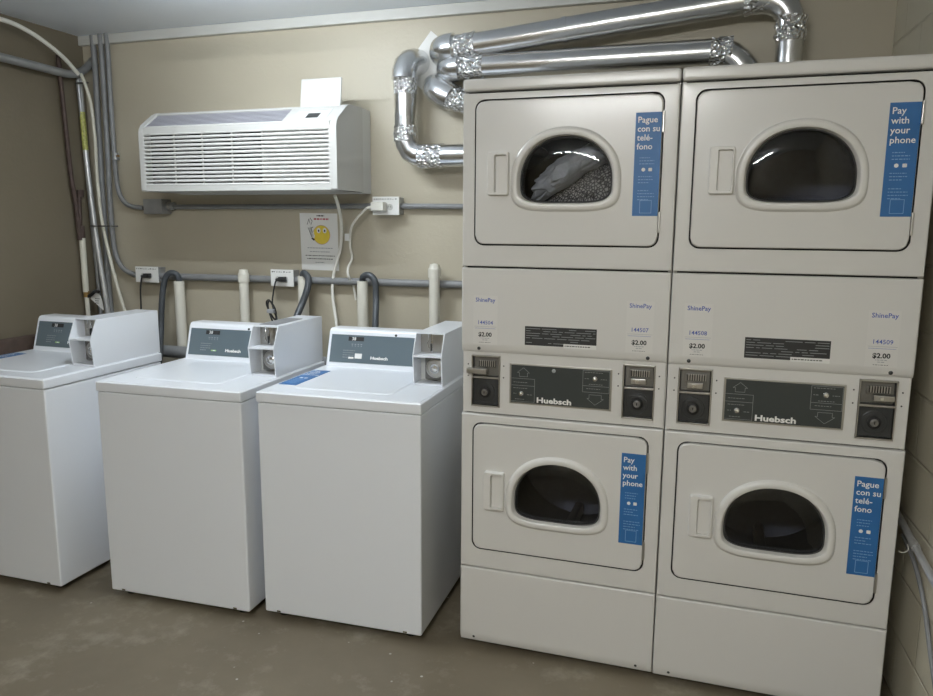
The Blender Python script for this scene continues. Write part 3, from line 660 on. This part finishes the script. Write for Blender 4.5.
for pts in ([(.22, .75), (.30, .60), (.36, .52)], [(.20, .80), (.25, .90), (.28, .82)], [(.28, .92), (.34, .86), (.30, .80)], [(.33, .66), (.30, .74), (.36, .76)]):
    for (a, b_), (c_, d) in zip(pts, pts[1:]):
        p0, p1 = Pp(a, b_, .002), Pp(c_, d, .002); n_ = (p1-p0).normalized().cross(Vector((0, 1, 0)))*.0012; mb.quad(p0-n_, p1-n_, p1+n_, p0+n_, 'print_black')
p0, p1 = Pp(.31, .565, .002), Pp(.38, .53, .002); n_ = (p1-p0).normalized().cross(Vector((0, 1, 0)))*.004; mb.quad(p0-n_, p1-n_, p1+n_, p0+n_, 'print_black')
def plines(b_, a0, a1, m, h, seed):
    rnd = random.Random(seed); a = a0
    while a < a1:
        l = rnd.uniform(.02, .07); mb.quad(Pp(a, b_, .001), Pp(min(a+l, a1), b_, .001), Pp(min(a+l, a1), b_+h, .001), Pp(a, b_+h, .001), m); a += l+.015
plines(.945, .46, .66, 'print_black', .022, 1); plines(.885, .38, .78, 'red_print', .028, 2)
for i, (b_, a0, a1) in enumerate(((.385, .18, .85), (.32, .24, .78), (.25, .12, .90), (.195, .16, .86), (.13, .38, .62))): plines(b_, a0, a1, 'print_black' if i in (2, 3) else 'grey_print', .014, i+5)
tag(obj('poster', mb), 'white paper notice with a yellow smiley face, taped below the air conditioner', 'poster')

# ------------------------------------------------------------------ pipes and wiring on the back wall
def pipe(name, label, cat, pts, r, m, **k): return tag(obj(name, MB().tube(pts, r, m, **k)), label, cat)
def vert(px, py, y, z0, dx=0): p = atY(px, py, y); return [Vector((p.x+dx, y, z0)), Vector((p.x, y, p.z))]
# lower horizontal pipe
zA = atY(170, 276.5, .925).z; zB = atY(460, 284, .925).z
pipe('grey_wall_pipe', 'thick grey pipe running along the wall behind the washers, ending behind the dryers', 'pipe', [Vector((atY(158, 276, .925).x, .925, zA)), Vector((.3, .925, zB))], .018, 'grey_pipe', smooth=0)
pipe('upper_conduit', 'thin grey conduit passing under the air conditioner to the dryers', 'conduit', [atY(160, 207, .93), atY(385, 206, .93), atY(462, 206.5, .93), atY(500, 207, .93)], .0125, 'grey_pipe', smooth=0)
pipe('drain_manifold', 'grey drain pipe low on the wall, glimpsed between the washers', 'pipe', [Vector((-2.3, .815, .85)), Vector((-.25, .815, .84))], .032, 'grey_pipe', smooth=0)
# junction box
a = atY(143, 214, .88); b_ = atY(160.5, 199, .88)
jb = W('junction_box', 'grey junction box at the lower left corner of the air conditioner', 'junction box', ((a.x+b_.x)/2, WY, a.z))
jb.part('box', MB().box(a.x, b_.x, .885, WY, a.z, b_.z, 'galvanised', .002))
jb.part('connector', MB().cyl((b_.x-.001, .93, (a.z+b_.z)/2), (b_.x+.045, .93, (a.z+b_.z)/2+.004), .02, 'galvanised').cyl((b_.x+.015, .93, (a.z+b_.z)/2), (b_.x+.022, .93, (a.z+b_.z)/2+.002), .026, 'brushed_metal'))
pipe('conduit', 'grey conduit bending into the junction box beside the air conditioner', 'conduit', [Vector((atY(107.5, 48, .93).x-.004, atY(107.5, 48, .93).y, CZ)), atY(107.5, 48, .93), atY(110, 90, .93), atY(112.5, 130, .93), atY(115, 165, .93), atY(117.5, 186, .93), atY(121.5, 198, .93), atY(129, 205.5, .93), atY(143.5, 208, .93)], .0125, 'grey_pipe')
pipe('conduit', 'grey conduit bending into the outlet box above the leftmost washer', 'conduit', [Vector((atY(101.5, 52, .93).x-.004, atY(101.5, 52, .93).y, CZ)), atY(101.5, 52, .93), atY(104.5, 100, .93), atY(107.5, 150, .93), atY(110, 200, .93), atY(113, 238, .93), atY(117, 258, .93), atY(125, 270, .93), atY(137, 275, .93)], .0135, 'grey_pipe')
pipe('conduit', 'straight grey conduit in the corner, behind the silver pipe', 'conduit', [Vector((atY(95, 66, .94).x-.004, atY(95, 66, .94).y, CZ)), atY(95, 66, .94), atY(98, 120, .94), atY(101.5, 180, .94), atY(105.5, 240, .94), atY(110, 300, .94), atY(115, 350, .94)], .015, 'grey_pipe')
pipe('conduit', 'dark grey conduit left of the silver pipe in the corner', 'conduit', [atX(78, 80, -2.425), atX(83, 130, -2.425), atX(88, 180, -2.425), atX(94, 240, -2.425), atX(99, 290, -2.425), atX(103, 340, -2.425)], .011, 'galvanised')
sl = W('silver_pipe', 'silver pipe in the corner with yellow printed tape near its top', 'pipe', atY(96, 330, .89))
P = [atY(79.5, 78, .89), atY(82, 110, .89), atY(85, 145, .89), atY(89.5, 185, .89), atY(94.5, 225, .89), atY(100, 262, .89), atY(106, 300, .89), atY(111, 340, .89)]
sl.part('pipe', MB().tube(P, .0135, 'silver_pipe'))
sp_ = sl.part('printed_tape', MB().tube([atY(82.0, 112, .887), atY(84.0, 133, .887), atY(85.6, 150, .887)], .0142, 'yellow_print')); sp_['label'] = 'yellow printed tape'
pipe('cable', 'cream cable drooping down the corner to the right of the silver pipe', 'cable', [atY(81, 74, .86), atY(85, 84, .86), atY(91, 105, .87), atY(95, 140, .88), atY(97, 175, .89), atY(101, 215, .89), atY(107, 245, .89), atY(115, 278, .89), atY(122, 302, .89), atY(131, 330, .89)], .0085, 'cream_cable')
# big pale conduit and curved cable arriving from the left
pipe('conduit', 'thick pale conduit entering from the left photo edge near the ceiling', 'conduit', [atX(-120, 36, -2.40), atX(-40, 49, -2.40), atX(0, 57, -2.40), atX(40, 67, -2.40), atX(70, 74, -2.40), atX(84, 70, -2.405), atX(95, 58, -2.41)], .020, 'galvanised')
pipe('cable', 'curved white cable rising from the corner to the left photo edge', 'cable', [atX(-60, 8, -2.36), atX(0, 19, -2.36), atX(28, 31, -2.36), atX(50, 46, -2.36), atX(66, 60, -2.37), atX(78, 74, -2.38)], .0105, 'white_cord')
# gas pipe with valve
gp = W('gas_pipe', 'rust-brown pipe on the left wall with a cream sleeve and shut-off valve', 'pipe', atX(88, 330, -2.425))
Xp = -2.425
gp.part('pipe', MB().tube([atX(58, 55, Xp), atX(61, 85, Xp), atX(66, 130, Xp), atX(71, 175, Xp), atX(76, 205, Xp), atX(80, 240, Xp)], .012, 'rusty_pipe').tube([atX(79, 190, Xp), atX(79.5, 215, Xp), atX(81, 240, Xp)], .011, 'rusty_pipe'))
gp.part('coupling', MB().cyl(atX(81, 226, Xp), atX(82, 238, Xp), .017, 'rusty_pipe')); gp.part('coupling', MB().cyl(atX(80, 190, Xp), atX(80.4, 197, Xp), .018, 'rusty_pipe'))
gp.part('sleeve', MB().tube([atX(82, 236, Xp), atX(84, 265, Xp), atX(86, 292, Xp)], .0155, 'cream_cable'))['label'] = 'cream pipe sleeve'
gp.part('lower_pipe', MB().tube([atX(86.5, 294, Xp), atX(88, 312, Xp), atX(90, 335, Xp)], .011, 'pvc').cyl(atX(86.3, 291, Xp), atX(86.8, 297, Xp), .016, 'brass'))
vp = atX(91, 295, Xp+.03); gp.part('valve_handle', MB().tube([vp+Vector((-.03, 0, -.01)), vp, vp+Vector((.03, 0, .022)), vp+Vector((.055, 0, .018))], .009, 'black_rubber'))
c0 = atX(97, 299, Xp+.05); tg = MB(); cr_ = [c0+Vector((-.045, 0, 0.0)), c0+Vector((0.005, 0, .055)), c0+Vector((.030, 0, .0)), c0+Vector((.038, 0, -.060))]
tg.loft([cr_, [q+Vector((0, .003, 0)) for q in cr_]], 'paper', True, True); small_lines(tg, -.012, .02, .0, 'print_black', -.001, 3, .012, .004, org=c0)
tag(obj('tag', tg), 'small white paper tag hanging by the shut-off valve', 'tag')
# straps
for py, x0, x1, lab in ((226, 90, 117.5, 'metal strap tying the corner pipes at mid height'), (83.5, 75, 88, 'dark tie around the cable tops in the corner')):
    a = atY(x0, py, .868); b_ = atY(x1, py, .868); tag(obj('pipe_strap', MB().box(a.x, b_.x, .866, .872, a.z-.004, a.z+.004, 'dull_metal')), lab, 'strap')
tag(obj('conduit_coupling', MB().cyl(atY(115.4, 153, .93), atY(115.8, 160, .93), .019, 'galvanised').cyl(atY(115.6, 156, .93), atY(118.5, 156, .915), .006, 'brass')), 'round coupling on the conduit left of the air conditioner', 'coupling')
# outlet boxes
def outlet(x0, y0, x1, y1, label, seed, d=.045, name='outlet_box'):
    yf = WY-d-.02; a = atY(x0, y1, yf); b_ = atY(x1, y0, yf)
    w = W(name, label, 'power outlet', ((a.x+b_.x)/2, WY, a.z))
    w.part('box', MB().box(a.x+.003, b_.x-.003, yf+.006, WY, a.z+.003, b_.z-.003, 'galvanised', .002))
    mb = MB().box(a.x, b_.x, yf, yf+.006, a.z, b_.z, 'paper', .002)
    xc = (a.x+b_.x)/2; zc = (a.z+b_.z)/2
    for dx in (-.022, .022):
        mb.disc_ring((xc+dx, yf, zc-.006), (0, -1, 0), [(.015, 0), (.015, .002), (.0001, .002)], 'ac_plastic', 20)
        for s_ in (-.005, .005): mb.box(xc+dx+s_-.001, xc+dx+s_+.001, yf-.0026, yf-.002, zc-.008, zc, 'print_black')
    rnd = random.Random(seed); xx = a.x+.008
    while xx < b_.x-.012:
        l = rnd.uniform(.004, .010); h_ = rnd.uniform(.004, .009)
        mb.quad((xx, yf-.0006, b_.z-.014), (xx+l, yf-.0006, b_.z-.013), (xx+l, yf-.0006, b_.z-.013+h_*.5), (xx, yf-.0006, b_.z-.014+h_*.6), 'print_black'); xx += l+rnd.uniform(.003, .009)
    w.part('cover_plate', mb); return Vector((xc, yf, zc))
o1 = outlet(136, 267, 157.5, 282, 'white outlet box on the wall above the leftmost washer', 1)
o2 = outlet(271, 270, 293, 286, 'white outlet box on the wall above the middle washer', 2)
o3 = outlet(372.5, 196.5, 399, 215, 'white outlet box at the lower right of the air conditioner', 3)
def cord(label, o, dx, pts, m, r, pm, big=False):
    w = W('plug_and_cord', label, 'power cord', (o.x, o.y, o.z)); q = Vector((o.x+dx, o.y, o.z-.004)); s_ = 1.7 if big else 1
    w.part('plug', MB().box(q.x-.022*s_, q.x+.016*s_, q.y-.030*s_, q.y-.003, q.z-.012*s_, q.z+.012*s_, pm, .005).cyl((q.x-.02*s_, q.y-.018, q.z), (q.x-.036*s_, q.y-.022, q.z-.006), .008, pm))
    w.part('cord', MB().tube([Vector((q.x-.030*s_, q.y-.020, q.z-.004))]+pts, r, m, 10)); return w
cord('black plug and cord in the outlet above the leftmost washer', o1, .020, [atY(141.5, 279, .87), atY(140.5, 290, .87), atY(141, 305, .87), atY(142, 330, .86)], 'black_rubber', .0045, 'black_rubber')
w = cord('black plug and bundled cord in the outlet above the middle washer', o2, .015, [atY(275.5, 282, .87), atY(273.5, 292, .87), atY(272.5, 305, .86), atY(277, 320, .85), atY(272, 316, .84), atY(266.5, 304, .84), atY(269, 300, .84), atY(274, 308, .84), atY(277, 320, .84), atY(273, 322, .83), atY(268, 307, .83), atY(270, 301, .83), atY(276, 312, .83), atY(275, 330, .83)], 'black_rubber', .0042, 'black_rubber')
w.part('cord_tie', MB().box(*(lambda p: (p.x-.02, p.x+.02, p.y-.02, p.y+.01, p.z-.010, p.z+.010))(atY(272, 311, .835)), 'grey_print', .006))
w = cord('white plug and cord in the outlet beside the air conditioner', o3, -.018, [atY(367, 208, .87), atY(357, 218, .88), atY(351, 229, .90), atY(350, 245, .92), atY(352, 258, .92), atY(348, 268, .91), atY(348.5, 276, .90), atY(353, 284, .93), atY(356, 300, .94)], 'white_cord', .0055, 'white_cord', True)
q = atY(347.5, 237, .90); w.part('cord_tag', MB().box(q.x-.014, q.x+.012, q.y-.004, q.y, q.z-.018, q.z+.016, 'paper', .003))
# standpipes, caps, hoses
def standpipe(px, py, label, cap, r=.027, y=.885, lean=0):
    p = atY(px, py, y); w = W('standpipe', label, 'pipe', (p.x, y, 0))
    w.part('pipe', MB().disc_ring((p.x, y, 0), (lean, 0, 1), [(r, 0), (r, p.z)]+([(r*.86, p.z), (r*.86, p.z-.05)] if not cap else []), 'pvc', 28))
    if cap: w.part('cap', MB().disc_ring((p.x, y, p.z-.035), (0, 0, 1), [(r*1.18, 0), (r*1.18, .040), (r*1.0, .046), (r*.9, .062), (.0001, .066)], 'pvc', 28))
    return p
s1 = standpipe(179, 281, 'open white standpipe holding the leftmost drain hose', False)
standpipe(243.5, 275, 'capped white pipe rising behind the middle washer', True, .024)
s3 = standpipe(303, 276, 'white standpipe holding the black drain hose behind the middle washer', False, .026)
s4 = standpipe(362.5, 281, 'open white standpipe behind the console of the washer nearest the dryers', False, .027)
standpipe(434.5, 270, 'capped white pipe beside the left dryer stack', True, .0245)
def hose(label, pts, r=.0155):
    mb = MB().tube(pts, r, 'drain_hose', 16, 8); return tag(obj('drain_hose', mb), label, 'hose')
hose('dark grey drain hose hooked into the leftmost standpipe', [s1+Vector((.002, 0, -.05)), s1+Vector((.0, 0, .005)), atY(176, 274, .875), atY(169, 273.5, .865), atY(164.5, 281, .86), atY(162, 300, .85), atY(161, 330, .83), atY(160, 352, .74), atY(159, 362, .66)])
hose('black drain hose slanting down behind the middle washer', [s3+Vector((0, 0, -.05)), s3+Vector((0, 0, .004)), atY(304.5, 273.5, .86), atY(308.5, 279, .845), atY(307, 290, .83), atY(302, 304, .81), atY(297, 316, .77), atY(291, 335, .71)], .0165)
hose('dark grey drain hose arched into the standpipe behind the nearest washer', [s4+Vector((-.002, 0, -.05)), s4+Vector((0, 0, .004)), atY(364, 276, .87), atY(370, 275.5, .865), atY(375, 282, .86), atY(376, 300, .86), atY(375.5, 320, .80), atY(375, 345, .70)])

# ------------------------------------------------------------------ dryer exhaust ducts
R0 = .050
def seg(w, name, pts, r=R0, m='duct_metal', wob=0, n=28, smooth=0, parent=None): return w.part(name, MB().tube(pts, r, m, n, smooth, wob), parent)
def dense(a, b_, n): return [a.lerp(b_, k/n) for k in range(n+1)]
def arc(a, c_, b_, n=5):          # gored elbow from a to b round corner c_
    out = []
    for k in range(n+1):
        t = k/n; out.append((1-t)**2*a+2*t*(1-t)*c_+t*t*b_)
    return out
yD = .845
def duct(label, base): return W('exhaust_duct', label, 'duct', base)
# lowest duct: from behind the left stack, left, up, into the wall
z_b = atY(440, 156, yD).z; xv = atY(405.5, 110, yD).x; zt_ = atY(406, 78, yD).z
w = duct('foil exhaust duct lowest on the wall, running left then up beside the dryers', (xv, yD, z_b-R0))
seg(w, 'duct_pipe', [Vector((.25, yD, z_b)), Vector((xv+.115, yD, z_b))]); seg(w, 'elbow', arc(Vector((xv+.10, yD, z_b)), Vector((xv, yD, z_b)), Vector((xv, yD, z_b+.10)), 4), R0*1.04)
seg(w, 'duct_pipe', [Vector((xv, yD, z_b+.09)), Vector((xv, yD, zt_))]); seg(w, 'elbow', arc(Vector((xv, yD-.01, zt_-.01)), Vector((xv, yD-.01, zt_+.085)), Vector((xv+.02, WY-.001, zt_+.085)), 5), R0*1.16)
seg(w, 'foil_tape', dense(Vector((xv+.07, yD, z_b)), Vector((xv+.18, yD, z_b)), 12), R0*1.06, 'foil_tape', .006, 40); seg(w, 'foil_tape', dense(Vector((xv, yD, z_b+.065)), Vector((xv, yD, z_b+.135)), 8), R0*1.07, 'foil_tape', .006, 40)
seg(w, 'foil_tape', dense(Vector((xv, yD, zt_-.07)), Vector((xv, yD, zt_-.0)), 8), R0*1.06, 'foil_tape', .004, 40)
# short crumpled duct beside it
e0 = atY(475, 104, yD); e1 = atY(447, 97, yD); e2 = atY(432, 86, yD)
w = duct('short crumpled foil duct peeking out left of the left dryer top', e1)
seg(w, 'duct_pipe', dense(e0+Vector((.2, 0, -.05)), e1, 14), R0*1.02, 'foil_tape', .008, 40); seg(w, 'elbow', arc(e1+Vector((.02, 0, -.006)), e2+Vector((-.01, -.01, 0)), Vector((e2.x-.005, WY-.001, e2.z+.01)), 6), R0*1.25)
seg(w, 'foil_tape', dense(e1+Vector((.06, 0, -.014)), e1+Vector((.0, 0, 0)), 8), R0*1.1, 'foil_tape', .008, 40)
# middle long duct
m0 = atY(456, 69, yD); m1 = atY(716, 50.5, yD); m0.z = m1.z = (m0.z+m1.z)/2
w = duct('long foil duct lying just above the dryer tops', m0)
seg(w, 'duct_pipe', [m0, m0.lerp(m1, .45)]); seg(w, 'duct_pipe', [m0.lerp(m1, .44), m1], R0*1.02)
seg(w, 'elbow', arc(m0+Vector((.02, 0, 0)), m0+Vector((-.055, -.01, 0)), Vector((m0.x-.05, WY-.001, m0.z+.0)), 6), R0*1.22)
seg(w, 'foil_tape', dense(m0+Vector((.0, 0, 0)), m0+Vector((.13, 0, 0)), 12), R0*1.06, 'foil_tape', .006, 40)
m2 = m1+Vector((.12, 0, -.03)); seg(w, 'elbow', arc(m1-Vector((.01, 0, 0)), m1+Vector((.10, 0, 0)), m1+Vector((.15, -.01, -.16)), 6), R0*1.06)
seg(w, 'foil_tape', dense(m1-Vector((.02, 0, 0)), m1+Vector((.06, 0, -.006)), 10), R0*1.14, 'foil_tape', .012, 40)
# top long duct
t0 = atY(450, 49, yD); t1 = atY(752, -.5, yD); tv = atY(790, 40, yD)
w = duct('topmost foil duct, rising to the right below the ceiling', t0)
seg(w, 'duct_pipe', [t0, t0.lerp(t1, .42)]); seg(w, 'duct_pipe', [t0.lerp(t1, .41), t0.lerp(t1, .8)], R0*1.02); seg(w, 'duct_pipe', [t0.lerp(t1, .79), t1])
seg(w, 'joint_band', [t0.lerp(t1, .405), t0.lerp(t1, .42)], R0*1.07)
seg(w, 'elbow', arc(t0+Vector((.02, 0, .002)), t0+Vector((-.055, -.01, 0)), Vector((t0.x-.055, WY-.001, t0.z)), 6), R0*1.28)
seg(w, 'foil_tape', dense(t0+Vector((.03, 0, .003)), t0+Vector((.12, 0, .012)), 12), R0*1.06, 'foil_tape', .006, 40)
el = arc(t1-Vector((.01, 0, 0)), Vector((tv.x, yD, t1.z+.01)), Vector((tv.x, yD, t1.z-.12)), 6); seg(w, 'elbow', el, R0*1.04)
seg(w, 'duct_pipe', [Vector((tv.x, yD, t1.z-.11)), Vector((tv.x, yD, 1.5))])
seg(w, 'foil_tape', dense(t1-Vector((.03, 0, .004)), t1+Vector((.06, 0, .003)), 12), R0*1.08, 'foil_tape', .010, 40); seg(w, 'foil_tape', dense(Vector((tv.x, yD, t1.z-.075)), Vector((tv.x, yD, t1.z-.165)), 12), R0*1.12, 'foil_tape', .012, 40)
# pale wall plate behind the duct ends
c0 = atY(434, 67, WY-.004); mb = MB().box(-.112, .112, -.003, .003, -.112, .112, 'paper', .001, Matrix.Translation(c0) @ Matrix.Rotation(math.radians(40), 4, 'Y'))
tag(obj('wall_plate', mb), 'pale metal plate on the wall behind the left ends of the foil ducts', 'wall plate')

# ------------------------------------------------------------------ right wall: conduit and its shadow strip
xr = lambda y: RX-RA*y
def atR(px, py, off):     # spot on a plane parallel to the right wall, off metres in front of it
    n_ = Vector((math.cos(RA), math.sin(RA), 0)); d = ray(px, py); return CP+d*(((Vector((RX, 0, 0))-CP).dot(n_)-off)/d.dot(n_))
a = atR(904, 526, .028); b_ = atR(931, 576, .028); d_ = (b_-a).normalized()
w = W('wall_conduit', 'silver conduit fixed along the block wall right of the dryers', 'conduit', b_)
w.part('pipe', MB().cyl(a-d_*.35, b_+d_*1.2, .011, 'silver_pipe')); w.part('coupling', MB().cyl(a+d_*.10, a+d_*.135, .0135, 'silver_pipe'))
w.part('clip', MB().box(b_.x-.005+.0, b_.x+.026, b_.y-.18, b_.y-.165, b_.z-.012, b_.z+.045, 'dull_metal', .001))
pipe('wall_shadow_strip', 'dark grey strip on the block wall, standing in for the shadow of the silver conduit', 'cable', [atR(903, 535, .014), atR(912, 556, .010), atR(919, 580, .009), atR(925, 610, .009), atR(930, 650, .009), atR(937, 700, .009)], .0065, 'grey_pipe')  # thin solid strip modelled along the conduit's shadow on the blocks
a = atR(907, 548, .035); mb = MB().tube([a+Vector((0, .0, .012)), a+Vector((.004, 0, -.004)), a+Vector((-.004, 0, -.014)), a+Vector((-.016, 0, -.016)), a+Vector((-.022, 0, -.012))], .0016, 'white_cord', 8)
tag(obj('string', mb), 'bit of white string dangling from the silver conduit', 'string')

# ------------------------------------------------------------------ lights
def fixture(x, y, L_, W_, z, label, energy, col, along='x'):
    w = W('ceiling_light', label, 'ceiling light', (x, y, z))
    hx, hy = (L_/2, W_/2) if along == 'x' else (W_/2, L_/2)
    for e_ in (x-hx+.01, x+hx-.01): w.part('lamp_holder', MB().box(e_-.012, e_+.012, y-.08, y+.08, z-.008, z+.034, 'fixture_white', .003))
    w.part('housing', MB().box(x-hx, x+hx, y-.03, y+.03, z-.008, z+.05, 'fixture_white', .004))
    for e_ in (x-hx*.7, x+hx*.7): w.part('hanger', MB().cyl((e_, y, z+.045), (e_, y, CZ), .006, 'brushed_metal', 10))
    for s_ in (-.06, .06):
        mb = MB()
        if along == 'x': mb.cyl((x-hx+.03, y+s_, z+.012), (x+hx-.03, y+s_, z+.012), .013, 'tube_'+label[:4])
        else: mb.cyl((x+s_, y-hy+.03, z+.012), (x+s_, y+hy-.03, z+.012), .013, 'tube_'+label[:4])
        w.part('tube', mb)
    return w
for k, (c_, e_) in {'tube_cool': ((.88, .95, 1.0), 150), 'tube_whit': ((.98, .985, .975), 265)}.items():
    m = mat(k, (1, 1, 1), .5, emit=c_, estr=e_)
fixture(-.98, -.06, .72, .2, 2.355, 'cool white twin-tube ceiling light over the washers', 0, 0)
fixture(.15, -2.9, 1.2, .2, 2.38, 'white twin-tube ceiling light at the far end of the room', 0, 0)
GROUPS = {'top_load_washer': 'top-load washers in a row', 'stacked_dryer': 'stacked dryers side by side', 'exhaust_duct': 'foil exhaust ducts above the dryers', 'standpipe': 'white upright pipes behind the washers',
          'drain_hose': 'drain hoses hooked into standpipes', 'conduit': 'conduits in the left corner', 'outlet_box': 'white outlet boxes on the back wall', 'plug_and_cord': 'plugs and cords in the wall outlets',
          'cable': 'loose cables in the left corner', 'pipe_strap': 'ties on the corner pipes', 'ceiling_light': 'ceiling lights'}
for o in C.objects:
    if o.parent is None and o.name.split('.')[0] in GROUPS: o['group'] = GROUPS[o.name.split('.')[0]]
wd = bpy.data.worlds.new('World'); bpy.context.scene.world = wd; wd.use_nodes = True
wd.node_tree.nodes['Background'].inputs[0].default_value = (.9, .95, 1, 1); wd.node_tree.nodes['Background'].inputs[1].default_value = .05
vs = bpy.context.scene.view_settings; vs.view_transform = 'Standard'; vs.look = 'None'; vs.gamma = 1; vs.exposure = 0; vs.use_curve_mapping = False
cyc = bpy.context.scene.cycles; cyc.max_bounces = 10; cyc.transparent_max_bounces = 8; cyc.sample_clamp_indirect = 4
